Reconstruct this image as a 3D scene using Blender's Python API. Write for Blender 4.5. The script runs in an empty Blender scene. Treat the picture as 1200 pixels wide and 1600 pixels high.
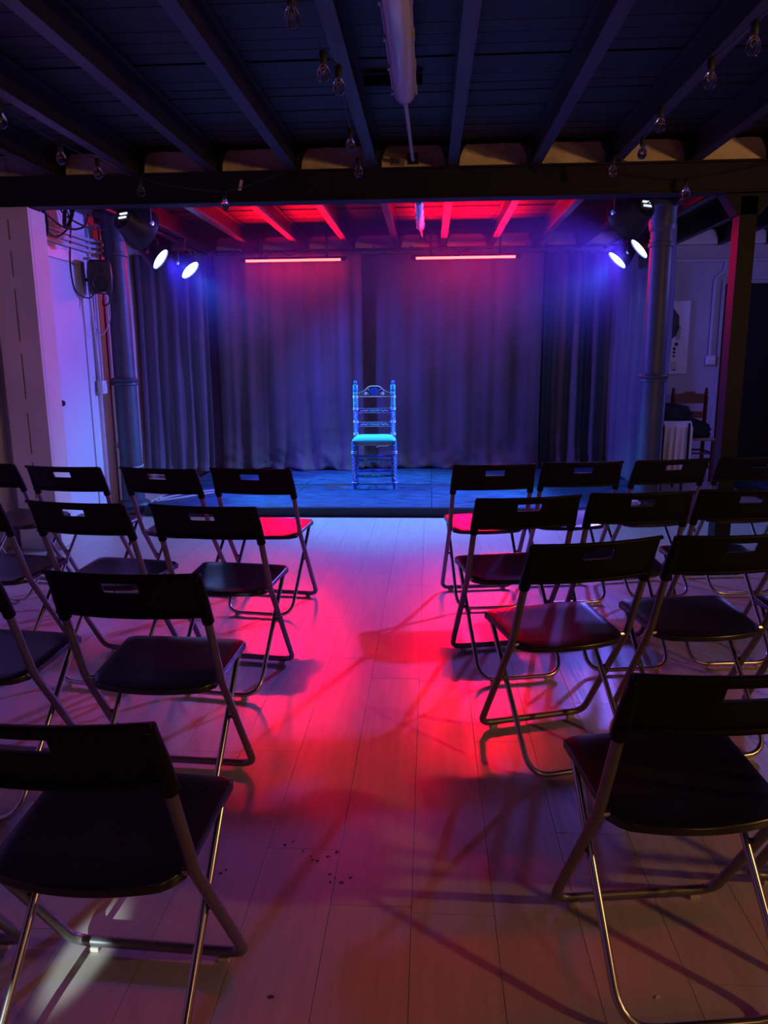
import bpy, bmesh, math, random
from mathutils import Vector, Matrix, noise
random.seed(4)
PI = math.pi
scn = bpy.context.scene
COL = scn.collection

# ---------------------------------------------------------------- camera
FPX, CH, PITCH, YAW, ROLL = 1183.1, 1.31815, 0.201980, 0.060951, -0.0088055
fw = Vector((-math.sin(YAW)*math.cos(PITCH), math.cos(YAW)*math.cos(PITCH), -math.sin(PITCH)))
rt = Vector((math.cos(YAW), math.sin(YAW), 0)); up = rt.cross(fw)
rt2 = math.cos(ROLL)*rt + math.sin(ROLL)*up
up2 = -math.sin(ROLL)*rt + math.cos(ROLL)*up
cd = bpy.data.cameras.new('camera'); cam = bpy.data.objects.new('camera', cd); COL.objects.link(cam)
M3 = Matrix((rt2, up2, -fw)).transposed()
cam.matrix_world = Matrix.Translation((0, 0, CH)) @ M3.to_4x4()
cd.sensor_fit = 'VERTICAL'; cd.sensor_height = 36; cd.sensor_width = 27
cd.lens = FPX/1600*36; cd.clip_start = .02; cd.clip_end = 60
scn.camera = cam

# ---------------------------------------------------------------- world, exposure
w = bpy.data.worlds.new('world'); scn.world = w; w.use_nodes = True
w.node_tree.nodes['Background'].inputs[0].default_value = (.05, .04, .12, 1)
w.node_tree.nodes['Background'].inputs[1].default_value = .02
vs = scn.view_settings
vs.view_transform = 'Standard'; vs.look = 'None'; vs.gamma = 1; vs.use_curve_mapping = False
vs.exposure = 0.0

# ---------------------------------------------------------------- lamps (warm room light, added unseen fills; stage lamps are in their builders)
K_RED, K_UP, K_BLUE, K_WARM = 4.4, 30, 430, 26
def lamp(name, kind, loc, aim, energy, color, parent=None, **kw):
    l = bpy.data.lights.new(name, kind); l.energy = energy; l.color = color
    for k, v in kw.items(): setattr(l, k, v)
    o = bpy.data.objects.new(name, l); COL.objects.link(o)
    d = Vector(aim) - Vector(loc)
    m = Matrix.Translation(loc) @ d.to_track_quat('-Z', 'Y').to_matrix().to_4x4()
    if parent is not None: o.parent = parent; o.matrix_parent_inverse = Matrix.Translation(parent.location).inverted()
    o.matrix_basis = m
    return o
lamp('warm_lamp', 'AREA', (3.4, .45, 1.75), (-2.2, 5, 1.5), K_WARM, (1, .48, .15), shape='DISK', size=.12)
lamp('warm_lamp', 'AREA', (2.2, -1.5, 1.8), (-.5, 3, 1.3), K_WARM*.2, (1, .48, .18), shape='DISK', size=.15)
lamp('warm_lamp', 'SPOT', (3.5, 1.6, 1.6), (.2, 5.2, 2.9), 42, (1, .52, .2), spot_size=math.radians(80), spot_blend=.6, shadow_soft_size=.05)  # extra unseen spot added to brighten the plaster above the beam
lamp('floor_patch_spot', 'SPOT', (-1.1, -2.6, 1.45), (-.775, 1.44, 0), 1200, (.75, .95, 1), spot_size=math.radians(1.8), spot_blend=.8, shadow_soft_size=.012)  # narrow unseen spot added for the pale streak on the floor
lamp('back_right_fill', 'POINT', (3.3, 6.6, 2.1), (3.3, 6.6, 0), 27, (.22, .2, 1), shadow_soft_size=.15)  # unseen blue fill added to lift the dark back right wall
lamp('overhead_fill', 'AREA', (0, -.6, 2.45), (0, 1.6, 0), .9, (.45, .33, 1), shape='DISK', size=.8)  # unseen overhead violet fill added for the nearest seats

# ---------------------------------------------------------------- materials
def nodes(m):
    nt = m.node_tree; return nt, nt.nodes, nt.links
def mat(name, color, rough=.5, metal=0, emit=None, es=0, var=0, scale=8, bump=0, stretch=(1, 1, 1), rnd=0, spec=.5, bscale=None):
    m = bpy.data.materials.new(name); m.use_nodes = True
    nt, N, L = nodes(m); b = N['Principled BSDF']
    b.inputs['Base Color'].default_value = (*color, 1); b.inputs['Roughness'].default_value = rough
    b.inputs['Metallic'].default_value = metal; b.inputs['Specular IOR Level'].default_value = spec
    if emit: b.inputs['Emission Color'].default_value = (*emit, 1); b.inputs['Emission Strength'].default_value = es
    if var or bump or rnd:
        tc = N.new('ShaderNodeTexCoord'); mp = N.new('ShaderNodeMapping'); mp.inputs['Scale'].default_value = stretch
        oi = N.new('ShaderNodeObjectInfo'); ad = N.new('ShaderNodeVectorMath'); ad.operation = 'SCALE'
        cb = N.new('ShaderNodeCombineXYZ'); L.new(oi.outputs['Random'], cb.inputs[0]); L.new(oi.outputs['Random'], cb.inputs[2])
        L.new(cb.outputs[0], ad.inputs[0]); ad.inputs['Scale'].default_value = 37
        a2 = N.new('ShaderNodeVectorMath'); L.new(tc.outputs['Object'], a2.inputs[0]); L.new(ad.outputs[0], a2.inputs[1])
        L.new(a2.outputs[0], mp.inputs[0])
        no = N.new('ShaderNodeTexNoise'); no.inputs['Scale'].default_value = scale; no.inputs['Detail'].default_value = 6
        L.new(mp.outputs[0], no.inputs['Vector'])
        if var or rnd:
            mr = N.new('ShaderNodeMapRange'); mr.inputs[1].default_value = .25; mr.inputs[2].default_value = .75
            mr.inputs[3].default_value = 1-var; mr.inputs[4].default_value = 1+var
            L.new(no.outputs[0], mr.inputs[0])
            m2 = N.new('ShaderNodeMapRange'); m2.inputs[3].default_value = 1-rnd; m2.inputs[4].default_value = 1+rnd
            L.new(oi.outputs['Random'], m2.inputs[0])
            mu = N.new('ShaderNodeMath'); mu.operation = 'MULTIPLY'; L.new(mr.outputs[0], mu.inputs[0]); L.new(m2.outputs[0], mu.inputs[1])
            vm = N.new('ShaderNodeVectorMath'); vm.operation = 'SCALE'; vm.inputs[0].default_value = color
            L.new(mu.outputs[0], vm.inputs['Scale']); L.new(vm.outputs[0], b.inputs['Base Color'])
        if bump:
            bp = N.new('ShaderNodeBump'); bp.inputs['Strength'].default_value = bump; bp.inputs['Distance'].default_value = .01
            src = no
            if bscale:
                src = N.new('ShaderNodeTexNoise'); src.inputs['Scale'].default_value = bscale; L.new(mp.outputs[0], src.inputs['Vector'])
            L.new(src.outputs[0], bp.inputs['Height']); L.new(bp.outputs[0], b.inputs['Normal'])
    return m
MT = {}
MT['laminate'] = mat('laminate', (.50, .44, .37), .29, var=.10, scale=5, stretch=(9, .8, 1), rnd=.04, bump=.08, spec=.55)
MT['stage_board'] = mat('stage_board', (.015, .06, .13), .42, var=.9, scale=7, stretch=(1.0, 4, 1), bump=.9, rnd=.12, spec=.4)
MT['stage_edge'] = mat('stage_edge', (.02, .02, .025), .6)
MT['reddish_board'] = mat('reddish_board', (.10, .045, .03), .5, var=.3)
MT['ceil_board'] = mat('ceil_board', (.013, .0065, .009), .6, var=.45, scale=4, stretch=(1, 10, 1), rnd=.35, bump=.4)
MT['joist'] = mat('joist', (.030, .021, .028), .45, var=.25, scale=6, bump=.15)
MT['beam'] = mat('beam', (.014, .010, .016), .6, spec=.25, var=.3, scale=4, bump=.15)
MT['plaster'] = mat('plaster', (.84, .70, .56), .9, var=.22, scale=7, bump=.9, bscale=30)
MT['white_wall'] = mat('white_wall', (.62, .60, .62), .75, var=.08, scale=2.5, bump=.35, bscale=9)
MT['dim_wall'] = mat('dim_wall', (.42, .41, .44), .8, var=.1, scale=2.5, bump=.3, bscale=9)
MT['cream'] = mat('cream', (.62, .50, .40), .7, var=.1, scale=3, bump=.3, bscale=14)
MT['door_white'] = mat('door_white', (.60, .58, .62), .55, var=.04, scale=2, bump=.08)
MT['black_plastic'] = mat('black_plastic', (.006, .005, .008), .5, spec=.14, bump=.02, scale=300)
MT['seat_plastic'] = mat('seat_plastic', (.013, .011, .016), .27, spec=.6, bump=.02, scale=300)
MT['chrome'] = mat('chrome', (.55, .52, .50), .24, metal=1)
MT['silver_paint'] = mat('silver_paint', (.22, .21, .22), .42, metal=.75, var=.08, scale=20)
MT['pad'] = mat('pad', (.62, .55, .45), .6)
MT['iron'] = mat('iron', (.06, .07, .095), .5, metal=.15, var=.2, scale=10, bump=.12)
MT['post_black'] = mat('post_black', (.006, .0055, .007), .6, spec=.25, bump=.1)
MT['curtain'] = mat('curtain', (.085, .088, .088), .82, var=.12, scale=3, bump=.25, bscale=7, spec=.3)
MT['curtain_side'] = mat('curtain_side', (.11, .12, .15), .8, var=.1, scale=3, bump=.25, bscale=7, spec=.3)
MT['black_metal'] = mat('black_metal', (.018, .018, .02), .45, metal=.3)
MT['black_rubber'] = mat('black_rubber', (.012, .012, .012), .6)
MT['white_plastic'] = mat('white_plastic', (.66, .65, .64), .45)
MT['white_cable'] = mat('white_cable', (.5, .48, .5), .5)
MT['pipe_paint'] = mat('pipe_paint', (.50, .48, .52), .5, bump=.1)
MT['wood_strip'] = mat('wood_strip', (.22, .10, .055), .6, var=.3, scale=5, stretch=(4, 4, .6))
MT['paper'] = mat('paper', (.70, .66, .58), .8)
MT['stain'] = mat('stain', (.05, .028, .02), .6)
MT['speaker_grey'] = mat('speaker_grey', (.035, .035, .04), .42, metal=.2)
MT['grille'] = mat('grille', (.012, .012, .015), .6)
MT['lens_blue'] = mat('lens_blue', (.2, .3, 1), .3, emit=(.22, .36, 1), es=28)
MT['lens_off'] = mat('lens_off', (.05, .06, .1), .1)
MT['tube_red'] = mat('tube_red', (1, .05, .05), .4, emit=(1, .009, .007), es=60)
MT['led_white'] = mat('led_white', (1, 1, 1), .4, emit=(.75, .85, 1), es=1.1)
MT['diffuser'] = mat('diffuser', (.42, .40, .46), .18, spec=.6)
MT['old_white'] = mat('old_white', (.33, .30, .33), .4)
MT['cloth_white'] = mat('cloth_white', (.72, .70, .74), .9, bump=.3, scale=12)
MT['cloth_black'] = mat('cloth_black', (.012, .011, .014), .9, bump=.4, scale=10)
MT['red_wood'] = mat('red_wood', (.10, .02, .025), .45, var=.2)
MT['poster'] = mat('poster', (.66, .65, .68), .6)
MT['ink'] = mat('ink', (.02, .02, .03), .6)
MT['ochre'] = mat('ochre', (.48, .26, .05), .6)
MT['paint_blue'] = mat('paint_blue', (.02, .17, .44), .35, var=.1, scale=15)
MT['paint_deep'] = mat('paint_deep', (.03, .09, .42), .35)
MT['paint_dark'] = mat('paint_dark', (.02, .10, .12), .4)
MT['paint_teal'] = mat('paint_teal', (.05, .40, .38), .35)
MT['paint_cream'] = mat('paint_cream', (.80, .85, .50), .4)
MT['paint_white'] = mat('paint_white', (.85, .82, .82), .4)
MT['paint_pink'] = mat('paint_pink', (.8, .45, .45), .4)
MT['paint_green'] = mat('paint_green', (.05, .42, .22), .4)
MT['cushion'] = mat('cushion', (.05, .62, .42), .8, bump=.15, scale=60)
MT['rush'] = mat('rush', (.35, .30, .25), .8, bump=.6, scale=60)
MT['filament'] = mat('filament', (.6, .4, .15), .3, metal=.8)
g = bpy.data.materials.new('bulb_glass'); g.use_nodes = True
b = g.node_tree.nodes['Principled BSDF']; b.inputs['Transmission Weight'].default_value = 1; b.inputs['Roughness'].default_value = .02
b.inputs['Base Color'].default_value = (1, .97, .92, 1); b.inputs['IOR'].default_value = 1.3
MT['glass'] = g

# ---------------------------------------------------------------- mesh helpers
class MB:
    def __init__(s): s.bm = bmesh.new()
    def box(s, c, d, m=None):
        r = bmesh.ops.create_cube(s.bm, size=1)['verts']
        for v in r:
            v.co = Vector((v.co.x*d[0], v.co.y*d[1], v.co.z*d[2]))
            if m is not None: v.co = m @ v.co
            v.co += Vector(c)
        return s
    def tube(s, pts, r, seg=8, caps=True, closed=False, flat=1):
        pts = [Vector(p) for p in pts]; n = len(pts); rings = []
        rr = r if isinstance(r, (list, tuple)) else [r]*n
        nrm = None
        for i, p in enumerate(pts):
            a = pts[i-1] if (i > 0 or closed) else p; c = pts[(i+1) % n] if (i < n-1 or closed) else p
            t = (c-a).normalized()
            if nrm is None:
                nrm = t.orthogonal().normalized()
                if flat != 1: nrm = Vector((1, 0, 0)); nrm = (nrm - t*nrm.dot(t)).normalized()
            else:
                nrm = (nrm - t*nrm.dot(t))
                nrm = nrm.normalized() if nrm.length > 1e-5 else t.orthogonal().normalized()
            bn = t.cross(nrm)
            rings.append([s.bm.verts.new(p + (nrm*math.cos(2*PI*k/seg) + bn*math.sin(2*PI*k/seg)*flat)*rr[i]) for k in range(seg)])
        for i in range(n if closed else n-1):
            A, B = rings[i], rings[(i+1) % n]
            for k in range(seg): s.bm.faces.new((A[k], A[(k+1) % seg], B[(k+1) % seg], B[k]))
        if caps and not closed:
            s.bm.faces.new(rings[0][::-1]); s.bm.faces.new(rings[-1])
        return s
    def lathe(s, prof, m, seg=20):
        # prof: (r, h) pairs along local z; m: matrix
        rings = []
        for r, h in prof:
            if r < 1e-6: rings.append([s.bm.verts.new(m @ Vector((0, 0, h)))])
            else: rings.append([s.bm.verts.new(m @ Vector((r*math.cos(2*PI*k/seg), r*math.sin(2*PI*k/seg), h))) for k in range(seg)])
        for A, B in zip(rings, rings[1:]):
            for k in range(seg):
                k2 = (k+1) % seg
                if len(A) == 1 and len(B) > 1: s.bm.faces.new((A[0], B[k2], B[k]))
                elif len(B) == 1 and len(A) > 1: s.bm.faces.new((A[k], A[k2], B[0]))
                elif len(A) > 1: s.bm.faces.new((A[k], A[k2], B[k2], B[k]))
        if len(rings[0]) > 1: s.bm.faces.new(rings[0][::-1])
        if len(rings[-1]) > 1: s.bm.faces.new(rings[-1])
        return s
    def prism(s, outline, f, t):
        # outline 2D points; f maps (a,b,depth) to 3D
        A = [s.bm.verts.new(f(a, b, 0)) for a, b in outline]; B = [s.bm.verts.new(f(a, b, t)) for a, b in outline]
        n = len(outline)
        s.bm.faces.new(A[::-1]); s.bm.faces.new(B)
        for k in range(n): s.bm.faces.new((A[k], A[(k+1) % n], B[(k+1) % n], B[k]))
        return s
    def plate(s, nu, nv, P, mask=lambda i, j: True):
        # solid plate: P(i, j, side) -> point
        V = {}
        def g(i, j, k):
            if (i, j, k) not in V: V[(i, j, k)] = s.bm.verts.new(P(i, j, k))
            return V[(i, j, k)]
        for i in range(nu):
            for j in range(nv):
                if not mask(i, j): continue
                s.bm.faces.new((g(i, j, 0), g(i+1, j, 0), g(i+1, j+1, 0), g(i, j+1, 0)))
                s.bm.faces.new((g(i, j+1, 1), g(i+1, j+1, 1), g(i+1, j, 1), g(i, j, 1)))
                for (di, dj, a, c) in ((0, -1, (i, j), (i+1, j)), (1, 0, (i+1, j), (i+1, j+1)), (0, 1, (i+1, j+1), (i, j+1)), (-1, 0, (i, j+1), (i, j))):
                    ii, jj = i+di, j+dj
                    if 0 <= ii < nu and 0 <= jj < nv and mask(ii, jj): continue
                    s.bm.faces.new((g(*a, 1), g(*c, 1), g(*c, 0), g(*a, 0)))
        return s
    def sheet(s, nu, nv, P):
        V = [[s.bm.verts.new(P(i/nu, j/nv)) for j in range(nv+1)] for i in range(nu+1)]
        for i in range(nu):
            for j in range(nv): s.bm.faces.new((V[i][j], V[i+1][j], V[i+1][j+1], V[i][j+1]))
        return s
    def build(s, name, m, parent=None, smooth=True, bevel=0, angle=40, solid=0, loc=None):
        bmesh.ops.recalc_face_normals(s.bm, faces=s.bm.faces[:])
        me = bpy.data.meshes.new(name)
        if smooth:
            for f in s.bm.faces: f.smooth = True
            ca = math.radians(angle)
            for e in s.bm.edges:
                if len(e.link_faces) == 2 and e.calc_face_angle(0) > ca: e.smooth = False
        s.bm.to_mesh(me); s.bm.free(); me.materials.append(MT[m] if isinstance(m, str) else m)
        o = bpy.data.objects.new(name, me); COL.objects.link(o)
        if loc: o.location = loc
        if parent is not None: o.parent = parent
        if solid:
            q = o.modifiers.new('solid', 'SOLIDIFY'); q.thickness = solid
        if bevel:
            q = o.modifiers.new('bevel', 'BEVEL'); q.width = bevel; q.segments = 2; q.limit_method = 'ANGLE'; q.angle_limit = math.radians(35)
        return o
def tag(o, label, cat, group=None, kind=None):
    if label: o['label'] = label
    if cat: o['category'] = cat
    if group: o['group'] = group
    if kind: o['kind'] = kind
    return o
def empty(name, loc=(0, 0, 0), rz=0, label=None, cat=None, group=None):
    o = bpy.data.objects.new(name, None); COL.objects.link(o); o.location = loc; o.rotation_euler = (0, 0, rz); o.empty_display_size = .1
    return tag(o, label, cat, group)
def struct(o): o['kind'] = 'structure'; return o
def copy_tree(o, parent=None):
    c = o.copy(); COL.objects.link(c)
    if parent is not None: c.parent = parent
    for ch in list(o.children): copy_tree(ch, c)
    return c
def fillet(pts, R, n=5):
    pts = [Vector(p) for p in pts]; out = [pts[0]]
    rs = R if isinstance(R, (list, tuple)) else [R]*len(pts)
    for i in range(1, len(pts)-1):
        a, p, c = pts[i-1], pts[i], pts[i+1]; r = rs[i]
        d1, d2 = (a-p), (c-p); r1 = min(r, d1.length*.49, d2.length*.49)
        A, B = p + d1.normalized()*r1, p + d2.normalized()*r1
        for k in range(n+1):
            t = k/n; out.append((1-t)**2*A + 2*t*(1-t)*p + t*t*B)
    out.append(pts[-1]); return out
def catmull(pts, n=6):
    P = [Vector(p) for p in pts]; P = [2*P[0]-P[1]] + P + [2*P[-1]-P[-2]]; out = []
    for i in range(1, len(P)-2):
        for k in range(n):
            t = k/n; a, b_, c, d = P[i-1], P[i], P[i+1], P[i+2]
            out.append(.5*((2*b_) + (c-a)*t + (2*a-5*b_+4*c-d)*t*t + (3*b_-a-3*c+d)*t**3))
    out.append(P[-2]); return out
def frame(loc, normal, upv=(0, 0, 1)):
    z = Vector(normal).normalized(); x = Vector(upv).cross(z).normalized(); y = z.cross(x)
    return Matrix.Translation(loc) @ Matrix((x, y, z)).transposed().to_4x4()
I4 = Matrix.Identity(4)

# ================================================================ STRUCTURE
X0, X1, YF, YB, ZC, ZJ = -3.2, 4.0, -3.0, 8.95, 2.65, 2.49
floor = struct(MB().box(((X0+X1)/2, (YF+YB)/2, -.07), (X1-X0+.4, YB-YF+.4, .10)).build('floor', 'laminate', smooth=False))
pm = {}
def plank(x, y0, y1):
    L = y1-y0; key = round(L, 3)
    if key not in pm:
        o = MB().box((0, 0, -.0095), (.1988, L-.0014, .019)).build('floor_plank', 'laminate', smooth=False, bevel=.0005)
        pm[key] = o
    else:
        o = pm[key].copy(); COL.objects.link(o)
    o.location = (x, (y0+y1)/2, 0); o.parent = floor
PL = 1.34
ends = {-1: 1.62, -2: 3.17-PL, 0: 1.60, -3: 2.35}
k0 = round((X0+.04)/.2)
for k in range(k0, 20):
    xa = -.04 + .2*k; xc = xa + .1
    if xc > X1: break
    e = ends.get(k, 1.62 + ((k*0.617) % 1.0)*PL)
    y = e
    while y > .35: y -= PL
    ylim = 6.215 if -2.55 < xc < 2.08 else YB-.02
    if xc > 3.4: ylim = 6.3
    while y < ylim:
        y1 = min(y+PL, ylim)
        if y1-y > .05: plank(xc, max(y, -.9), y1)
        y += PL
ceiling = struct(MB().box(((X0+X1)/2, (YF+YB)/2, ZC+.07), (X1-X0+.4, YB-YF+.4, .08)).build('ceiling', 'ceil_board', smooth=False))
cb0 = None; y = .9
while y < YB:
    if cb0 is None:
        cb0 = MB().box((0, 0, .012), (X1-X0, .112, .022)).build('ceiling_board', 'ceil_board', smooth=False, bevel=.002); o = cb0
    else:
        o = cb0.copy(); COL.objects.link(o)
    o.location = ((X0+X1)/2, y, ZC + random.uniform(-.001, .007)); o.parent = ceiling; y += .118
JX = [-2.97, -2.45, -1.92, -1.40, -.88, -.36, .14, .66, 1.15, 1.64, 2.14, 2.65, 3.16, 3.67]
# rolled steel joists, I section
j0 = None
for x in JX:
    if j0 is None:
        mb = MB(); L = YB-YF-.02; cy = (YB+YF)/2
        for (w_, z_, h_) in ((.062, ZJ+.005, .010), (.010, (ZJ+ZC)/2, ZC-ZJ-.02), (.062, ZC-.006, .010)): mb.box((0, cy, z_), (w_, L, h_))
        mb.prism([(-.005, 0), (-.026, -.0), (-.005, .018)], lambda a, b_, t: Vector((a, YF+.01+t, ZJ+.010+b_)), L)
        mb.prism([(.005, 0), (.026, -.0), (.005, .018)], lambda a, b_, t: Vector((a, YF+.01+t, ZJ+.010+b_)), L)
        j0 = mb.build('ceiling_joist', 'joist', smooth=False); o = j0
    else:
        o = j0.copy(); COL.objects.link(o)
    o.location = (x, 0, 0); o.parent = ceiling
# plaster infill between the joists, above the beam and on the back wall
def infill(xa, xb, yy, m, seed, z0=ZJ+.0, dep=.09):
    rnd = random.Random(seed); n = 18; out = []
    a, b_ = xa+.045, xb-.045; h = ZC-.006-z0
    for k in range(n+1):
        t = k/n; x = a+(b_-a)*t; e = min(t, 1-t)
        top = h*(.45+.55*min(1, e/.10)**.6) + rnd.uniform(-.004, .004)
        out.append((x, z0+top))
    out = [(a-.006, z0)] + out + [(b_+.004, z0)]
    o = MB().prism(out, lambda p, q, t: Vector((p, yy+t, q)), dep).build('plaster_infill', m, ceiling, bevel=.006); return o
for i in range(len(JX)-1):
    infill(JX[i], JX[i+1], 5.215, 'plaster' if i else 'white_wall', i)
    infill(JX[i], JX[i+1], 8.84, 'white_wall', 50+i)
struct(MB().box(((X0+X1)/2, 5.325, (ZJ+ZC)/2+.02), (X1-X0, .03, ZC-ZJ+.04)).build('light_blocker', 'dim_wall', smooth=False))  # unseen strip added behind the plaster to stop red light leaking forward
wall_back = struct(MB().box(((X0+X1)/2, YB+.06, 1.3), (X1-X0+.2, .12, 2.8)).build('wall_back', 'dim_wall', smooth=False))
struct(MB().box(((X0+X1)/2, YF-.06, 1.3), (X1-X0+.2, .12, 2.8)).build('wall_front', 'dim_wall', smooth=False))
struct(MB().box((X1+.06, (YB+YF)/2, 1.3), (.12, YB-YF+.2, 2.8)).build('wall_right', 'dim_wall', smooth=False))
# left wall: recess near, thicker from the pillar to the column, then back again
mb = MB()
mb.box((X0-.06, (YB+YF)/2, 1.3), (.12, YB-YF+.2, 2.8))
mb.box((-3.08, (YF+5.2)/2, 1.31), (.18, 5.2-YF, 2.62)); mb.box((-2.98, 5.86, 1.31), (.36, 1.32, 2.62))
struct(mb.build('wall_left', 'white_wall', smooth=False, bevel=.01))
# pillar with slots
t = empty('wall_pillar', (-2.77, 5.17, 0), 0, 'cream painted pillar at the left wall with a line of dark slots, under the beam end', 'pillar')
PX0, PX1, PY = -.12, .155, -.10
mb = MB()
zs = [0, .08, .30, .36, .62, .68, .96, 1.06, 1.36, 1.44, 1.78, 1.86, 2.02, 2.09, 2.22, 2.295]
slots = [(.36, .62), (.68, .96), (1.06, 1.36), (1.44, 1.78), (1.86, 2.02), (2.09, 2.22)]
def pmask(i, j): return not (i == 1 and any(abs(zs[j]-a) < .001 for a, c in slots))
xs = [PX0, .010, .019, PX1]
mb.plate(3, len(zs)-1, lambda i, j, k: Vector((xs[i], PY+(.03 if k else 0), zs[j])), pmask)
mb.box(((PX0+PX1)/2, .035, 1.147), (PX1-PX0-.004, .20, 2.294))
mb.build('post_body', 'cream', t, smooth=False, bevel=.004)
mb = MB()
for a, c in slots: mb.box((.0145, PY+.031, (a+c)/2), (.009, .006, c-a))
mb.build('slot_shade_strip', 'grille', t, smooth=False)  # dark strips set into the slots stand in for the shade inside
MB().box((.03, PY-.006, .10), (.30, .018, .20)).build('plinth', 'cream', t, smooth=False, bevel=.006)
# door in the left wall
d = struct(empty('door_1', (-2.80, 0, 0)))
MB().box((.012, 5.80, 1.03), (.024, .62, 2.03)).build('door_panel', 'door_white', d, smooth=False, bevel=.005)
MB().box((.012, 5.445, 1.05), (.034, .06, 2.10)).build('door_jamb', 'door_white', d, smooth=False, bevel=.006)
MB().box((.012, 6.165, 1.05), (.034, .08, 2.10)).build('door_jamb', 'door_white', d, smooth=False, bevel=.006)
MB().box((.010, 5.80, 2.10), (.028, .80, .08)).build('door_head', 'door_white', d, smooth=False, bevel=.006)
MB().lathe([(.012, 0), (.012, .03), (.02, .034), (.024, .05), (.016, .066), (0, .068)], frame((.024, 5.53, 1.0), (1, 0, 0)), 14).build('door_knob', 'black_metal', d)
MB().box((-2.795, 6.37, 1.2), (.05, .10, 2.4)).box((-2.79, 6.48, 1.2), (.03, .08, 2.4)).build('trim_1', 'white_wall', smooth=False, bevel=.01)['kind'] = 'structure'
MB().box((-2.80, 6.565, 1.2), (.06, .05, 2.4)).build('trim_2', 'wood_strip', smooth=False, bevel=.004)['kind'] = 'structure'
# right-hand door: black panel standing in for the dark opening in the back wall
d = struct(empty('door_2', (3.64, YB, 0)))
MB().box((0, -.02, 1.04), (.76, .04, 2.08)).build('door_panel', 'post_black', d, smooth=False, bevel=.004)
MB().box((-.395, -.025, 1.06), (.03, .05, 2.12)).build('door_jamb', 'dim_wall', d, smooth=False, bevel=.004)
MB().box((.345, -.025, 1.06), (.03, .05, 2.12)).build('door_jamb', 'dim_wall', d, smooth=False, bevel=.004)
MB().box((0, -.025, 2.135), (.66, .05, .03)).build('door_head', 'dim_wall', d, smooth=False, bevel=.004)

# ---- main beam
t = empty('ceiling_beam', (.4, 5.17, 2.30), 0, 'long black steel beam across the room above the seats, plaster blocks on top', 'beam')
mb = MB(); mb.box((0, 0, .006), (7.18, .13, .012)); mb.box((0, 0, .095), (7.18, .075, .17)); mb.box((0, 0, .184), (7.18, .13, .012))
mb.build('girder', 'beam', t, smooth=False, bevel=.003)
MB().prism([(-.016, -.03), (.004, -.032), (.018, .03), (.0, .034)], lambda a, b_, q: Vector((-1.62+a, -.041+q, .108+b_)), .003).build('paper_tag', 'paper', t, smooth=False)
# ---- black steel post
t = empty('steel_post', (1.985, 5.19, 0), 0, 'black square steel post on the right, its left face edged in red light', 'post')
mb = MB(); mb.box((0, 0, 1.14), (.106, .12, 2.28))
mb.build('shaft', 'post_black', t, smooth=False, bevel=.002)
MB().box((0, 0, .01), (.2, .2, .02)).build('base_plate', 'post_black', t, smooth=False, bevel=.002)
MB().prism([(-.16, .09), (.16, .09), (.07, -.04), (-.07, -.04)], lambda a, b_, q: Vector((a, -.06+q, 2.208+b_)), .12).build('head_bracket', 'post_black', t, smooth=False, bevel=.003)

# ---- stage
stage = empty('stage', (0, 0, 0), 0, 'low black wooden stage platform lit bright blue, in front of the curtain', 'stage')
SH, SX0, SX1, SY0, SY1 = .08, -2.44, 2.03, 6.22, 8.80
MB().box(((SX0+SX1)/2, (SY0+SY1)/2+.01, (SH-.02)/2), (SX1-SX0-.01, SY1-SY0-.03, SH-.02)).build('platform_frame', 'stage_edge', stage, smooth=False)
MB().box(((SX0+SX1)/2, SY0+.008, SH/2-.002), (SX1-SX0, .016, SH-.004)).build('front_fascia', 'stage_edge', stage, smooth=False, bevel=.002)
def board(xa, xb, ya, yb, m='stage_board', dz=0):
    MB().box((0, 0, 0), (xb-xa-.004, yb-ya-.005, .02)).build('stage_board', m, stage, smooth=False, bevel=.0015, loc=((xa+xb)/2, (ya+yb)/2, SH-.010+dz))
xsb = [SX0, -1.22, .02, 1.24, SX1]
for i in range(4):
    board(xsb[i], xsb[i+1], SY0+.017, 6.72)
    o_ = .38 if i % 2 else 0
    board(xsb[i], xsb[i+1], 6.72, 7.26)
    board(xsb[i], xsb[i+1], 7.40, 8.05)
    board(xsb[i], xsb[i+1], 8.05, SY1)
for a, c, m_ in ((SX0, -1.02, 'stage_board'), (-1.02, -.80, 'reddish_board'), (-.80, .9, 'stage_board'), (.9, SX1, 'stage_board')): board(a, c, 7.26, 7.40, m_, -.004)

# ---- iron columns
def column(x, y, z0, label):
    t = empty('iron_column', (x, y, z0), 0, label, 'column')
    H = ZJ - z0
    T = lambda z: Matrix.Translation((0, 0, z))
    zc = 1.13-z0
    MB().lathe([(.098, .10), (.094, .3), (.094, zc-.03)], I4, 28).build('lower_shaft', 'iron', t)
    MB().lathe([(.090, zc+.03), (.086, H-.22)], I4, 28).build('upper_shaft', 'iron', t)
    MB().lathe([(.094, zc-.035), (.106, zc-.03), (.108, zc-.015), (.102, zc-.005), (.118, zc+.004), (.122, zc+.016), (.116, zc+.028), (.092, zc+.034)], I4, 28).build('collar', 'iron', t)
    MB().lathe([(.088, H-.34), (.099, H-.335), (.099, H-.305), (.088, H-.30)], I4, 28).build('ring_band', 'iron', t)
    MB().lathe([(.15, 0), (.15, .02), (.128, .03), (.130, .045), (.145, .06), (.138, .08), (.112, .095), (.098, .105)], I4, 28).build('base_moulding', 'iron', t)
    MB().lathe([(.087, H-.22), (.10, H-.20), (.105, H-.16), (.105, H-.04), (.11, H-.03)], I4, 28).box((0, 0, H-.015), (.24, .24, .03)).build('capital', 'iron', t, smooth=True)
    return t
colL = column(-2.615, 6.46, 0, 'dark iron column with moulded collar at the left end of the stage beside the speaker')
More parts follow.
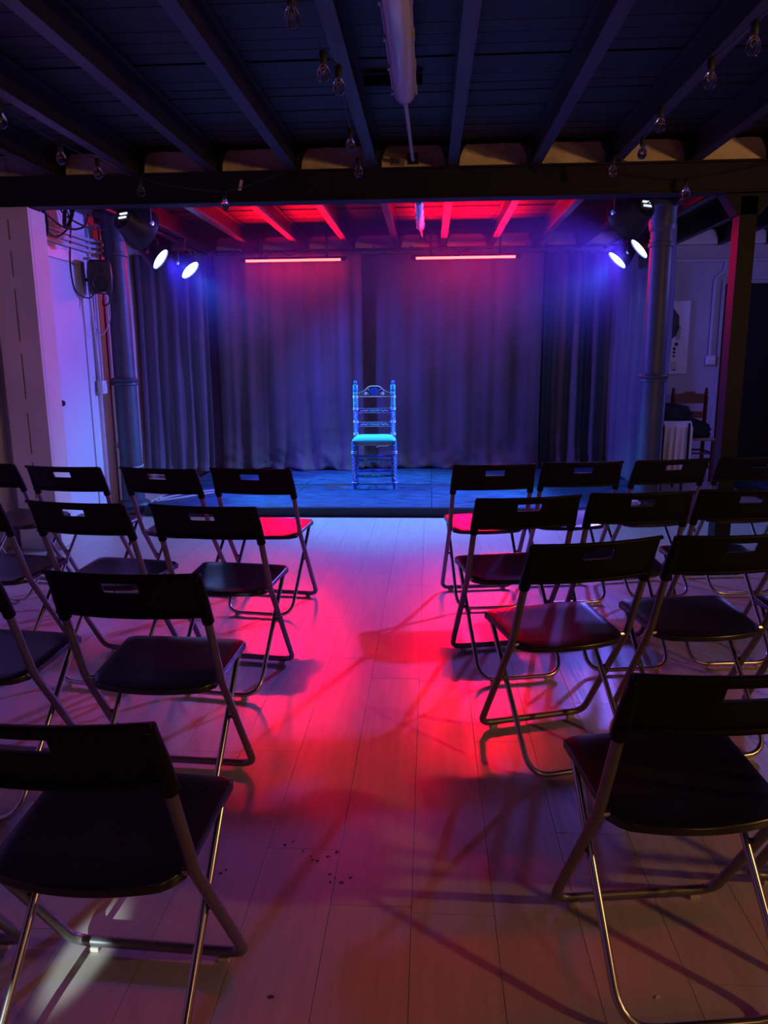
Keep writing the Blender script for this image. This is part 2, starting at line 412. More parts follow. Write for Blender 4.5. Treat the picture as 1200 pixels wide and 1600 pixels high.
MB().tube([(.0975*math.cos(a), .0975*math.sin(a), .40+.008*math.sin(a)) for a in [2*PI*k/24 for k in range(24)]], .006, 6, closed=True).build('wire_ring', 'pipe_paint', colL)
colR = column(1.835, 6.45, SH, 'dark iron column with moulded collar at the right end of the stage, red light on its left edge')

# ================================================================ CURTAINS
def curtain(name, A, B, z0, z1, label, folds, amp, seed, m='curtain', flare=0, puddle=.0, n=None, group=None, ztopf=None):
    rnd = random.Random(seed); A = Vector((*A, 0)); B = Vector((*B, 0)); D = B-A; L = D.length; d = D.normalized(); nn = Vector((d.y, -d.x, 0))
    n = n or int(L*70)
    ph = [rnd.uniform(0, 6.28) for _ in range(8)]; am = [rnd.uniform(.5, 1) for _ in range(8)]
    def P(u, v):
        z = z0 + (z1-z0)*v; s_ = u*L
        lo = 1-v
        k = folds*2*PI/L
        wv = am[0]*math.sin(k*s_+ph[0]+.5*math.sin(1.7*v+ph[5])) + .55*am[1]*math.sin(k*1.73*s_+ph[1]+.8*lo) + .35*am[2]*math.sin(k*.47*s_+ph[2]) + .25*am[3]*math.sin(k*3.1*s_+ph[3]+1.2*lo)
        wv = math.copysign(abs(wv)**.8, wv)
        off = amp*wv*(.75+.35*lo)
        off += .012*math.sin(7*v+5*u+ph[4])*math.sin(11*u*L+ph[6])
        nz = noise.noise(Vector((s_*2.2, z*2.0, seed*3.1))); n2 = noise.noise(Vector((s_*6+z*3, z*7, seed*1.7)))
        off += .010*nz + .004*n2
        if puddle and lo > .80:
            q = (lo-.80)/.20
            off += puddle*q*q*(.6+1.0*noise.noise(Vector((s_*3.2, z*5, seed*2.3)))+.5*noise.noise(Vector((s_*9+z*8, z*14, seed))))
            z += .02*q*math.sin(17*s_+ph[1])
            z = max(z, z0)
        zz = z
        if ztopf: zz -= ztopf(u)*v**6
        return A + d*s_*(1+flare*lo) + nn*off + Vector((0, 0, zz))
    o = MB().sheet(n, 64, P).build(name, m, smooth=True, angle=180, solid=.004)
    return tag(o, label, 'curtain', group)
sag = lambda u: .012*abs(math.sin(u*PI*7))
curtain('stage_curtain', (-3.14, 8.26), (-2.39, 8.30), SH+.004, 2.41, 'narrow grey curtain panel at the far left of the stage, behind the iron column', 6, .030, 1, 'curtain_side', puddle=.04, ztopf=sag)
curtain('stage_curtain', (-2.34, 8.42), (-.73, 8.44), SH+.004, 2.42, 'wide dark grey curtain panel left of the painted chair, under the left red tube', 6, .017, 2, puddle=.10, ztopf=sag)
curtain('stage_curtain', (-.78, 8.55), (1.22, 8.56), SH+.004, 2.42, 'wide dark grey curtain panel right of the centre seam, under the right red tube', 5, .012, 7, puddle=.10, ztopf=sag)
curtain('stage_curtain', (1.24, 8.68), (2.04, 8.70), SH+.004, 2.42, 'dark curtain panel at the right end of the back row, deep shadowed folds', 4, .05, 4, puddle=.10, ztopf=sag)
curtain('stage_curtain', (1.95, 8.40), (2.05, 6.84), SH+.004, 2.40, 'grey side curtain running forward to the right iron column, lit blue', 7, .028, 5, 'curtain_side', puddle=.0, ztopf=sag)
t = empty('curtain_rail', (0, 8.56, 2.46), 0, 'thin black rail along the top of the stage curtain with small bright clips', 'rail')
MB().tube([(-3.12, 0, 0), (2.2, 0, 0)], .012, 8).build('rod', 'black_metal', t)
for x in (-2.55, -2.05, -.86, -.60, -.37, -.20, 1.02, 1.22, 1.9):
    mb = MB(); mb.tube([(x+.022*math.cos(a), -.125, -.012+.022*math.sin(a)) for a in [k*PI/6-.6 for k in range(9)]], .005, 6)
    mb.tube([(x, 0, .012), (x, -.125, .014)], .005, 6)
    mb.build('clip', 'chrome', t)

# ================================================================ RED TUBE BARS
def tube_bar(x0, x1, y, z, label, tilt, up_):
    cx = (x0+x1)/2; L = x1-x0
    t = empty('red_tube_light', (cx, y, z), 0, label, 'light', 'red tube lights over the stage')
    MB().prism([(.018, .028), (-.022, .028), (-.026, .006), (-.012, .012), (.012, .012), (.018, .006)], lambda a, b_, q: Vector((-L/2-.06+q, a, b_)), L+.12).build('housing', 'black_metal', t, smooth=False)
    MB().tube([(-L/2, -.006, 0), (L/2, -.006, 0)], .0155, 12).build('tube', 'tube_red', t)
    for s in (-1, 1): MB().tube([(s*L/2, -.006, 0), (s*(L/2+.05), -.006, 0)], .018, 12).build('end_cap', 'black_metal', t)
    for s in (-.7, .7): MB().box((s*L/2, .035, .04), (.03, .06, .012)).box((s*L/2, .03, .19), (.02, .012, .31)).build('bracket', 'black_metal', t, smooth=False)
    MB().tube(catmull([(-L/2*.6, .0, .03), (-L/2*.35, .0, .10), (-L/2*.1, .02, .05), (.05, .03, .09), (.2, .05, .11)]), .005, 6).build('power_cable', 'black_rubber', t)
    lamp('tube_beam', 'AREA', (cx, y-.03, z-.004), (cx+tilt, 3.7, .0), K_RED, (1, .0, .03), t, shape='RECTANGLE', size=L, size_y=.02, spread=math.radians(24))
    lamp('tube_glow', 'AREA', (cx, y-.03, z+.004), (cx, 6.6, z+.34), K_UP*up_, (1, .0, .008), t, shape='RECTANGLE', size=L, size_y=.02, spread=math.radians(120))
    return t
tube_bar(-1.92, -.925, 8.18, 2.315, 'glowing red tube light on the left, level above the curtain', .45, .45)
tube_bar(-.145, .87, 8.18, 2.315, 'glowing red tube light on the right, above the painted chair side', -.3, 1)
# ================================================================ STAGE LAMPS
def par(loc, nrm, label, color, lit=True, R=.106, energy=1, hang=.22, spot=75, aim=None, group='stage spotlights', arm=None):
    t = empty('stage_spotlight', loc, 0, label, 'stage light', group)
    n = Vector(nrm).normalized(); F = frame((0, 0, 0), n)
    MB().lathe([(R*.45, -.20), (R*.62, -.195), (R*.72, -.15), (R*.98, -.06), (R*1.04, -.02), (R*1.04, .012), (R*.96, .012), (R*.95, -.012), (0, -.012)], F, 28).build('can', 'black_metal', t)
    MB().lathe([(R*.94, -.010), (R*.94, 0), (0, .003)], F, 28).build('lens', 'lens_blue' if lit else 'lens_off', t)
    side = F.to_3x3() @ Vector((1, 0, 0))
    top = Vector((0, 0, hang))
    a = side*(R*1.12); mid = n*-.07
    mb = MB(); mb.tube(fillet([a+mid, a+mid+Vector((0, 0, .11+R*.3)), -a+mid+Vector((0, 0, .11+R*.3)), -a+mid], .04), .009, 6)
    mb.build('yoke', 'black_metal', t)
    MB().tube([mid+Vector((0, 0, .11+R*.3)), mid+top], .010, 8).box(mid+top, (.04, .04, .05)).build('hook_clamp', 'black_metal', t)
    for s in (1, -1): MB().lathe([(.018, 0), (.018, .02), (0, .022)], frame(a*s+mid, side*s), 10).build('tilt_knob', 'chrome', t)
    mb = MB(); mb.tube(catmull([n*-.2, n*-.26+Vector((0, 0, -.02)), n*-.24+Vector((.03, 0, -.09)), n*-.2+Vector((.04, .02, .02)), mid+top]), .005, 6); mb.build('power_cable', 'black_rubber', t)
    if arm is not None:
        MB().tube([mid+top, mid+top+Vector((arm-loc[0], 0, 0))], .012, 8).build('mount_arm', 'black_metal', t)
    if lit:
        p = Vector(loc)+n*.03
        lamp('spot_beam', 'SPOT', p, Vector(aim) if aim else p+n, K_BLUE*energy, color, t, spot_size=math.radians(spot), spot_blend=.6, shadow_soft_size=.07)
    else:
        mb = MB(); B = F @ Matrix.Translation((0, 0, -.203))
        for k in range(4):
            for q in range(2): mb.box(B @ Vector((-.05+.022*k, -.014+.03*q, 0)), (.014, .012, .012), F.to_3x3())
        mb.build('display_leds', 'led_white', t)
    return t
par((-2.49, 7.18, 2.225), (.85, -.03, -.62), 'blue stage spotlight, outer of the pair on the left near the iron column', (.07, .08, 1), energy=1.6, spot=103)
par((-2.33, 7.55, 2.165), (.72, -.15, -.72), 'blue stage spotlight, inner lower one of the left pair', (.03, .58, 1), energy=1.0, aim=(-.4, 6.9, 0), spot=66)
par((1.76, 7.56, 2.195), (-.70, -.06, -.74), 'blue stage spotlight, inner lower one of the right pair', (.03, .58, 1), energy=1.0, aim=(-.6, 6.9, 0), spot=66)
par((1.86, 7.18, 2.245), (-.80, -.02, -.70), 'blue stage spotlight, outer of the pair on the right beside the iron column', (.16, .12, 1), energy=2.5, spot=100, aim=(-1.8, 5.6, .4))
par((-2.17, 5.93, 2.275), (.45, .75, -.35), 'unlit black stage spotlight under the beam by the left column, rear display glowing', None, False, R=.15, hang=.215, group='unlit spotlights', arm=-2.52)
par((1.42, 5.93, 2.285), (-.45, .75, -.35), 'unlit black stage spotlight under the beam by the right column, rear display glowing', None, False, R=.15, hang=.215, group='unlit spotlights', arm=1.90)
for s, x in ((-1, -2.52), (1, 1.90)):
    o = MB().tube([(x, 5.3, 2.465), (x, 8.80, 2.465)], .018, 10).build('lighting_bar', 'black_metal')
    tag(o, 'black pipe holding the stage spotlights on the %s side' % ('left' if s < 0 else 'right'), 'pipe')

# ================================================================ FOLDING CHAIRS
def make_chair():
    t = empty('folding_chair')
    # backrest
    us = [-.213, -.19, -.15, -.10, -.052, -.049, 0, .049, .052, .10, .15, .19, .213]
    vz = [.646, .655, .69, .722, .725, .754, .757, .772, .780]
    def P(i, j, k):
        x = us[i]; z = vz[j]; q = (z-.646)/.134
        y = -.188 - .052*q - .030*(1-(x/.213)**2)
        th = .012
        if k: y -= th*.5
        else: y += th*.5
        e = abs(x)/.213
        zz = z
        if j == 0 and 0 < i < len(us)-1: zz += .004
        return Vector((x*(1-.006*(j == 8)), y, zz))
    mb = MB(); mb.plate(len(us)-1, len(vz)-1, P, lambda i, j: not (5 <= i <= 6 and j == 4))
    for j0, dz in ((0, 0), (8, -.006)):
        mb.tube([P(i, j0, 1)+Vector((0, -.004, dz+.004)) for i in range(len(us))], .0075, 6)
    mb.build('backrest', 'black_plastic', t, bevel=.002, angle=45)
    for s in (-1, 1):
        a, b_ = Vector((s*.199, -.231, .764)), Vector((s*.202, -.178, .628))
        MB().tube([a, a.lerp(b_, .5), b_], [.0125, .0165, .0170], 10).build('tube_sleeve', 'black_plastic', t)
    # front frame
    F = lambda s: [(s*.199, -.232, .765), (s*.202, -.185, .642), (s*.203, -.104, .425), (s*.202, .160, .020)]
    pts = F(-1) + F(1)[::-1]
    path = fillet(pts, [0, .02, .03, .045, .045, .03, .02, 0], 5)
    MB().tube(path, .0118, 10).build('front_leg_frame', 'silver_paint', t)
    G = lambda s: [(s*.176, .150, .428), (s*.176, -.214, .017)]
    pts = G(-1) + G(1)[::-1]
    MB().tube(fillet(pts, [0, .075, .075, 0], 6), .0090, 10).build('rear_leg_frame', 'chrome', t)
    for s in (-1, 1):
        MB().tube([(s*.172, .0045, .263), (s*.208, .0045, .263)], .0055, 8).build('pivot_pin', 'black_metal', t)
        MB().tube([(s*.170, -.100, .418), (s*.204, -.100, .418)], .007, 8).build('seat_hinge', 'chrome', t)
        MB().box((s*.152, .158, .0055), (.026, .020, .011)).build('foot_pad', 'pad', t, smooth=False, bevel=.002)
        MB().box((s*.118, -.212, .0055), (.024, .018, .011)).build('foot_pad', 'pad', t, smooth=False, bevel=.002)
    # seat
    nu, nv = 22, 12
    def S(i, j, k):
        u = i/nu*2-1; v = j/nv
        # squash towards rounded corners
        hw = .186 + .009*v
        yb = -.128 - .038*(1-u*u); yf = .168 + .006*(1-u*u)
        cr = .03
        x = u*hw; y = yb + (yf-yb)*v
        r = max(0, (abs(u)-.80)/.20); 
        if j == nv: y -= .016*r*r
        if j == 0: y += .030*r*r
        if j == 1: y += .008*r*r
        zt = .424 + .026*v - .007*math.cos(u*PI/2)*math.sin(v*PI)
        if k: zt -= .020
        if (i in (0, nu) or j in (0, nv)): zt += (-.004 if not k else -.003)
        return Vector((x, y, zt))
    mb = MB(); mb.plate(nu, nv, S)
    o = mb.build('seat', 'seat_plastic', t, bevel=.004, angle=60)
    for s in (-1, 1): MB().box((s*.176, .148, .425), (.026, .05, .020)).build('seat_clip', 'black_metal', t, smooth=False)
    return t
CH_LIST = [
 (-.852, 3.916, -8.5, 'black folding chair in the front row left of the aisle, at the aisle, red-lit seat'),
 (-1.311, 3.929, -12.1, 'black folding chair in the front row left, second from the aisle'),
 (-1.847, 3.995, -8.3, 'black folding chair in the front row left, in front of the white door'),
 (-2.334, 4.126, -14, 'black folding chair in the front row, farthest left beside the slotted pillar'),
 (-.814, 2.968, -7.4, 'black folding chair in the second row left, at the aisle, blue shine on seat'),
 (-1.322, 3.03, -10.4, 'black folding chair in the second row left, second from the aisle'),
 (-1.849, 3.086, -10, 'black folding chair in the second row left, cut by the left edge of view'),
 (-.78, 2.083, -3.4, 'black folding chair in the third row left, at the aisle'),
 (-1.337, 2.122, -5.8, 'black folding chair in the third row left, half cut by the left edge'),
 (-.614, 1.285, -2.8, 'black folding chair nearest the viewer on the left, large backrest with handle slot'),
 (-1.13, 1.30, -4, 'black folding chair in the nearest row left, beyond the left edge, only seat corner seen'),
 (.296, 4.055, 7.9, 'black folding chair in the front row right, at the aisle, bright red seat'),
 (.752, 4.155, 8.3, 'black folding chair in the front row right, second from the aisle'),
 (1.21, 4.247, 14.9, 'black folding chair in the front row right, before the right iron column'),
 (1.716, 4.351, 6.8, 'black folding chair in the front row right, hidden behind the black steel post'),
 (.336, 3.163, 12.1, 'black folding chair in the second row right, at the aisle, unlit dark seat'),
 (.817, 3.27, 7.5, 'black folding chair in the second row right, second from the aisle'),
 (1.278, 3.35, 5.9, 'black folding chair in the second row right, in front of the black steel post'),
 (.427, 2.447, 17.1, 'black folding chair in the third row right, at the aisle, seat lit red and violet'),
 (.909, 2.551, 10.1, 'black folding chair in the third row right, second from the aisle, blue-lit seat'),
 (1.40, 2.60, 4, 'black folding chair in the third row right, third from the aisle, cut by right edge'),
 (.527, 1.512, 7.5, 'black folding chair nearest the viewer on the right, dark wide seat and yellow-lit legs'),
 (1.02, 1.60, 3, 'black folding chair in the nearest row right, mostly beyond the right edge'),
]
proto = make_chair()
for i, (x, y, a, lab) in enumerate(CH_LIST):
    c = proto if i == 0 else copy_tree(proto)
    c.location = (x, y, 0); c.rotation_euler = (0, 0, math.radians(a))
    tag(c, lab, 'chair', 'rows of black folding chairs')

# ================================================================ PAINTED CHAIR
pc = empty('painted_chair', (-.53, 7.27, SH), math.radians(3), 'blue hand-painted wooden chair with turquoise cushion standing alone on the stage', 'chair')
def vT(x, y): return Matrix.Translation((x, y, 0))
def rear_leg(x):
    p = [(.015, 0), (.019, .02), (.022, .06)]
    for z in (.50, .62, .745, .86): p += [(.0225, z-.014), (.026, z-.010), (.026, z-.004), (.022, z), (.026, z+.004), (.026, z+.010), (.0225, z+.014)]
    p += [(.0225, .915), (.026, .918), (.026, .928), (.017, .932), (.021, .945), (.019, .965), (.010, .978), (.008, .982), (.015, .988), (.017, 1.0), (.012, 1.012), (0, 1.016)]
    return MB().lathe(p, vT(x, .15), 14).build('rear_post', 'paint_blue', pc)
def front_leg(x):
    p = [(.014, 0), (.018, .03), (.023, .055), (.023, .06), (.027, .062), (.027, .072), (.023, .076), (.023, .34), (.027, .344), (.027, .352), (.023, .356), (.027, .36), (.027, .368), (.023, .372), (.024, .455), (0, .458)]
    return MB().lathe(p, vT(x, -.15), 14).build('front_leg', 'paint_blue', pc)
RX, FX = .182, .190
for s in (-1, 1):
    r = rear_leg(s*RX); f = front_leg(s*FX)
    for z0_, z1_, m_ in ((.88, .91, 'paint_teal'), (.76, .845, 'paint_teal'), (.932, .975, 'paint_teal')):
        MB().lathe([(.0232, z0_), (.0236, z0_+.004), (.0236, z1_-.004), (.0232, z1_)], vT(s*RX, .15), 14).build('painted_band', m_, r)
    for z in (.50, .62, .745, .86): 
        MB().lathe([(.0262, z-.010), (.0272, z-.008), (.0272, z-.005), (.0262, z-.003)], vT(s*RX, .15), 14).lathe([(.0262, z+.003), (.0272, z+.005), (.0272, z+.008), (.0262, z+.010)], vT(s*RX, .15), 14).build('painted_band', 'paint_cream', r)
    for z in (.067, .348, .364):
        MB().lathe([(.0272, z-.004), (.028, z-.003), (.028, z+.003), (.0272, z+.004)], vT(s*FX, -.15), 14).build('painted_band', 'paint_white', f)
    # squiggles
    def squig(x, y, r_, z0_, z1_, n, par_):
        pts = [(x+.009*math.sin(k*PI/2), y-math.sqrt(r_*r_-(.009*math.sin(k*PI/2))**2)-.001, z0_+(z1_-z0_)*k/(n*4)) for k in range(n*4+1)]
        MB().tube(pts, .0030, 5).build('painted_scroll', 'paint_white', par_)
    squig(s*FX, -.15, .0235, .09, .32, 6, f); squig(s*RX, .15, .0228, .515, .60, 3, r)
    squig(s*RX, .15, .0228, .64, .72, 2, r)
    for z in (.80, .895, .69):
        MB().lathe([(.006, 0), (.004, .003), (0, .004)], frame((s*RX, .15-.0238, z), (0, -1, 0)), 8).build('painted_dot', 'paint_pink', r)
    for z in (.39, .42):
        MB().lathe([(.009, 0), (.006, .003), (0, .004)], frame((s*FX, -.15-.0236, z), (0, -1, 0)), 8).build('painted_dot', 'paint_green' if z < .4 else 'paint_pink', f)
for z in (.727, .594):
    sl = MB().box((0, .15, z), (RX*2-.03, .014, .046)).build('back_slat', 'paint_deep', pc, smooth=False, bevel=.003)
    for s in (-1, 1):
        MB().tube([(s*(.06+.075*k/8), .1418, z+.006*math.sin(k*1.57)) for k in range(9)], .0035, 5).build('painted_scroll', 'paint_white', sl)
        MB().lathe([(.011, 0), (.008, .003), (0, .004)], frame((s*.03, .143, z), (0, -1, 0)) @ Matrix.Scale(2.2, 4, (1, 0, 0)), 10).build('painted_leaf', 'paint_teal', sl)
    MB().lathe([(.006, 0), (.004, .004), (0, .005)], frame((0, .142, z), (0, -1, 0)), 8).build('painted_dot', 'paint_white', sl)
    MB().box((0, .1425, z+.021), (RX*2-.04, .003, .003)).box((0, .1425, z-.021), (RX*2-.04, .003, .003)).build('painted_border', 'paint_cream', sl, smooth=False)
cr = [(-.152, .862), (.152, .862), (.152, .900), (.12, .908), (.088, .926), (.06, .952), (.035, .962), (-.035, .962), (-.06, .952), (-.088, .926), (-.12, .908), (-.152, .900)]
crest = MB().prism(cr, lambda a, b_, q: Vector((a, .142+q, b_)), .018).build('crest_rail', 'paint_dark', pc, smooth=False)
MB().tube([(a, .1415, b_) for a, b_ in cr], .0045, 6, closed=True).build('painted_border', 'paint_cream', crest)
hexa = lambda r_, cx, cz: [(cx+r_*1.15*math.cos(k*PI/3), cz+r_*math.sin(k*PI/3)) for k in range(6)]
MB().prism(hexa(.042, 0, .911), lambda a, b_, q: Vector((a, .1385+q, b_)), .004).build('painted_medallion', 'paint_blue', crest, smooth=False)
MB().prism([(.028*math.cos(k*PI/6)*(1 if k not in (9,) else .6), .911+.026*math.sin(k*PI/6)) for k in range(12)], lambda a, b_, q: Vector((a, .1365+q, b_)), .003).build('painted_medallion', 'paint_deep', crest, smooth=False)
for s in (-1, 1):
    for k in range(5):
        a = k*2*PI/5+.3
        MB().lathe([(.009, 0), (.006, .003), (0, .004)], frame((s*.084+.010*math.cos(a), .141, .893+.010*math.sin(a)), (0, -1, 0)), 8).build('painted_petal', 'paint_white', crest)
    MB().lathe([(.005, 0), (.004, .005), (0, .006)], frame((s*.084, .139, .893), (0, -1, 0)), 8).build('painted_dot', 'paint_pink', crest)
    for (dx, dz, m_) in ((.115, .886, 'paint_teal'), (.135, .878, 'paint_green'), (.058, .888, 'paint_green'), (.060, .930, 'paint_teal')):
        MB().lathe([(.008, 0), (.005, .003), (0, .004)], frame((s*dx, .141, dz), (0, -1, 0)) @ Matrix.Rotation(s*.6, 4, 'Z') @ Matrix.Scale(1.9, 4, (1, 0, 0)), 8).build('painted_leaf', m_, crest)
# rails, rungs
def rung(a, b_, r0, r1, m_='paint_blue'):
    a, b_ = Vector(a), Vector(b_); n = 12
    return MB().tube([a.lerp(b_, k/n) for k in range(n+1)], [r0+(r1-r0)*math.sin(PI*k/n)**1.5 for k in range(n+1)], 10).build('rung', m_, pc)
for z in (.275, .128):
    r = rung((-FX, -.15, z), (FX, -.15, z), .008, .016)
    for k in (-2, -1, 0, 1, 2):
        MB().lathe([(.012, 0), (.009, .004), (0, .005)], frame((k*.045, -.1645, z), (0, -1, 0)) @ Matrix.Scale(1.6, 4, (1, 0, 0)), 8).build('painted_leaf', 'paint_teal' if k % 2 else 'paint_green', r)
    rung((-RX, .15, z+.005), (RX, .15, z+.005), .009, .012, 'paint_deep')
for s in (-1, 1):
    for z in (.30, .155): rung((s*FX, -.15, z), (s*RX, .15, z+.01), .008, .014, 'paint_blue')
    rung((s*FX, -.15, .43), (s*RX, .15, .43), .012, .013, 'paint_dark')
rung((-FX, -.15, .43), (FX, -.15, .43), .012, .013, 'rush'); rung((-RX, .15, .43), (RX, .15, .43), .012, .013, 'paint_dark')
MB().tube(catmull([(.02, -.165, .408), (.06, -.17, .418), (.10, -.168, .416), (.14, -.166, .420)]), .007, 6).build('rush_binding', 'paint_white', pc)
def cush(i, j, k):
    u, v = i/14*2-1, j/12*2-1
    hw = .218 - .028*(v+1)/2; e = (1-u**6)*(1-v**6)
    x, y = u*hw*(1-.06*v*v), v*.185*(1-.05*u*u) - .005
    e = max(e, 0)**.45
    return Vector((x, y, (.468 + .036*e - .006*(1-u*u)*(1-v*v)) if not k else (.462 - .024*e)))
MB().plate(14, 12, cush).build('cushion', 'cushion', pc, angle=80)

# ================================================================ LEFT WALL FITTINGS
sp = empty('wall_speaker', (-2.62, 6.13, 1.955), 0, 'dark rounded monitor speaker on the left wall above the cable run', 'speaker')
SF = frame((0, 0, 0), (.38, -.92, -.08))
def sb(i, j, k):
    return None
prof = [(-.088, -.10), (-.095, 0), (-.088, .11), (-.07, .135), (.07, .135), (.088, .11), (.095, 0), (.088, -.10), (.07, -.125), (-.07, -.125)]
mb = MB(); rings = []
for zz, sc in ((-.14, .72), (-.12, .9), (-.02, 1), (.045, 1), (.06, .93)):
    rings.append([mb.bm.verts.new(SF @ Vector((a*sc, b_*sc, zz))) for a, b_ in prof])
for A, B in zip(rings, rings[1:]):
    for k in range(10): mb.bm.faces.new((A[k], A[(k+1) % 10], B[(k+1) % 10], B[k]))
mb.bm.faces.new(rings[0]); mb.bm.faces.new(rings[-1])
mb.build('cabinet', 'speaker_grey', sp, bevel=.008, angle=50)
MB().lathe([(.062, 0), (.066, .004), (.060, .006), (.05, -.004), (.02, -.010), (.018, .002), (0, .006)], SF @ Matrix.Translation((0, -.045, .061)), 24).build('woofer', 'grille', sp)
MB().lathe([(.034, 0), (.036, .003), (.028, .004), (.012, -.002), (.009, .003), (0, .005)], SF @ Matrix.Translation((0, .07, .061)), 20).build('tweeter', 'grille', sp)
MB().box(SF @ Vector((.02, -.112, .058)), (.03, .006, .010), SF.to_3x3()).build('badge', 'led_white' if False else 'white_plastic', sp, smooth=False)
MB().tube([SF @ Vector((0, 0, -.13)), Vector((-.15, .06, -.01))], .014, 8).box((-.165, .06, -.01), (.02, .05, .09)).build('wall_bracket', 'black_metal', sp)
def cable(name, pts, r, m, label, cat='cable', n=6, group=None):
    o = MB().tube(catmull(pts, n), r, 6).build(name, m); return tag(o, label, cat, group)
WX = -2.775
cable('speaker_cable', [(-2.70, 6.22, 1.86), (-2.72, 6.12, 1.80), (-2.765, 6.0, 1.84), (-2.77, 5.95, 2.0), (-2.765, 5.97, 2.2), (-2.74, 5.95, 2.36), (-2.74, 5.85, 2.47)], .006, 'black_rubber', 'thin black cable running up from the wall speaker')
cable('speaker_cable', [(-2.60, 6.12, 1.82), (-2.60, 6.10, 1.74), (-2.56, 6.12, 1.76), (-2.55, 6.14, 1.83)], .006, 'black_rubber', 'short black cable loop directly under the wall speaker')
cable('power_cable', [(-2.57, 6.14, 1.82), (-2.58, 6.16, 1.64), (-2.66, 6.2, 1.52), (-2.75, 6.28, 1.56), (-2.762, 6.3, 1.66)], .005, 'white_cable', 'pale cable squiggle hanging below the wall speaker')
for k, (a, b_, zz) in enumerate(((5.28, 5.9, 2.28), (5.32, 6.1, 2.33), (5.5, 6.42, 2.36))):
    cable('hanging_cable', [(-2.70+.04*k, a, zz+.08), (-2.70+.04*k, a+.1, zz-.02), (-2.70+.04*k, (a+b_)/2, zz-.09+.02*k), (-2.70+.04*k, b_-.1, zz-.01), (-2.70+.04*k, b_, zz+.10)], .007, 'black_rubber', ('black cable drooping at the top of the left wall, nearest the pillar', 'black cable drooping along the top of the left wall, middle one', 'black cable drooping at the top of the left wall, nearest the column')[k])
tag(MB().tube([(-2.60+.03*math.sin(a*1.0)+.0015*a, 5.6+.05*math.cos(a), 2.36+.11*math.sin(a)) for a in [k*.5 for k in range(42)]], .006, 6).build('cable_coil', 'black_rubber'), 'loop of coiled black cable hanging behind the beam above the white door', 'cable')
tag(MB().tube([(-2.66+.0015*a, 5.33+.06*math.cos(a), 2.24+.09*math.sin(a)) for a in [k*.5 for k in range(30)]], .006, 6).build('cable_coil', 'black_rubber'), 'loop of black cable beside the top of the slotted pillar', 'cable')
# conduits along the top
for k, zz in enumerate((2.27, 2.225, 2.18)):
    o = MB().tube(fillet([(WX+.005, 5.30, zz), (WX+.005, 6.32-.02*k, zz), (WX+.06, 6.40, zz), (WX+.09, 6.62, zz)], .03), .014, 8).build('wall_conduit', 'pipe_paint')
    tag(o, ('topmost', 'middle', 'lowest')[k] + ' of three painted conduits running along the top of the left wall', 'pipe')
o = MB().tube(fillet([(WX+.04, 6.38, 2.13), (WX+.03, 6.24, 2.12), (WX+.025, 6.2, 2.0), (WX+.025, 6.27, 1.14)], .05), .011, 8).build('wall_conduit', 'pipe_paint'); tag(o, 'thin vertical conduit going down to the white switch box, left wall', 'pipe')
o = MB().tube([(WX+.025, 6.32, 1.9), (WX+.025, 6.32, 1.14)], .011, 8).build('wall_conduit', 'pipe_paint'); tag(o, 'vertical conduit nearest the column above the white switch box', 'pipe')
t = empty('switch_box', (WX+.02, 6.29, 1.09), 0, 'small white switch box on the left wall below the vertical conduits', 'switch')
MB().box((.01, 0, 0), (.05, .09, .11)).build('box', 'white_plastic', t, smooth=False, bevel=.006)
MB().box((.038, 0, 0), (.006, .05, .06)).build('rocker', 'white_plastic', t, smooth=False, bevel=.002)
t = empty('shelf_bracket', (-2.765, 6.52, .60), 0, 'small white shelf bracket low on the wall beside the left column', 'bracket')
MB().box((.075, 0, 0), (.14, .05, .012)).build('arm', 'white_plastic', t, smooth=False, bevel=.003)
MB().prism([(.0, 0), (.10, 0), (0, -.06)], lambda a, b_, q: Vector((a, -.012+q, b_-.006)), .024).build('gusset', 'white_plastic', t, smooth=False)
cable('floor_cable', [(-2.42, 6.55, SH+.008), (-2.3, 6.75, SH+.008), (-2.12, 6.95, SH+.008), (-1.85, 7.15, SH+.008), (-1.7, 7.5, SH+.008)], .008, 'white_cable', 'pale cable curving on the stage by the left column, outer one')
cable('floor_cable', [(-2.41, 6.45, SH+.008), (-2.25, 6.6, SH+.008), (-2.05, 6.85, SH+.008), (-1.75, 7.02, SH+.008)], .008, 'white_cable', 'pale cable curving on the stage by the left column, inner one')

# ================================================================ FLUORESCENT FIXTURES
def batten(x, y0, y1, z, label, r, conduit_to=None):
    t = empty('tube_fixture', (x, (y0+y1)/2, z), 0, label, 'light fixture')
    h = (y1-y0)/2
    MB().tube([(0, -h, 0), (0, -h+.02, 0), (0, h-.10, 0), (0, h-.03, 0), (0, h, 0)], [r*.6, r*.9, r*.9, r*.7, r*.35], 16, flat=.8).build('diffuser_tube', 'diffuser', t)
    mb = MB()
    for s in (-1, 1): mb.box((s*r*.93, -.02, r*.15), (.008, 2*h-.16, .012))
    mb.box((0, -.02, r*.62), (r*1.5, 2*h-.1, .025)); mb.build('tray', 'old_white', t, smooth=False, bevel=.003)
    for s in (-1, 1): MB().tube([(0, s*h*.6, r*.6), (0, s*h*.6, ZC-z+.01)], .006, 6).build('hanger', 'old_white', t)
    yy = -h+.2
    while yy < h-.1:
        for s in (-1, 1): MB().box((s*r*.98, yy, r*.1), (.01, .03, .035)).build('clip', 'old_white', t, smooth=False)
        yy += .3
    if conduit_to: 
        MB().tube([(0, h-.02, 0), (0.01, conduit_to-(y0+y1)/2, .02)], .010, 8).build('conduit', 'old_white', t)
        MB().box((.01, conduit_to-(y0+y1)/2, .03), (.07, .03, .06)).build('junction', 'beam', t, smooth=False)
    return t
batten(-.12, 2.35, 3.87, 2.50, 'long grey waterproof tube light fixture hanging from the front ceiling, unlit', .056, 5.08)
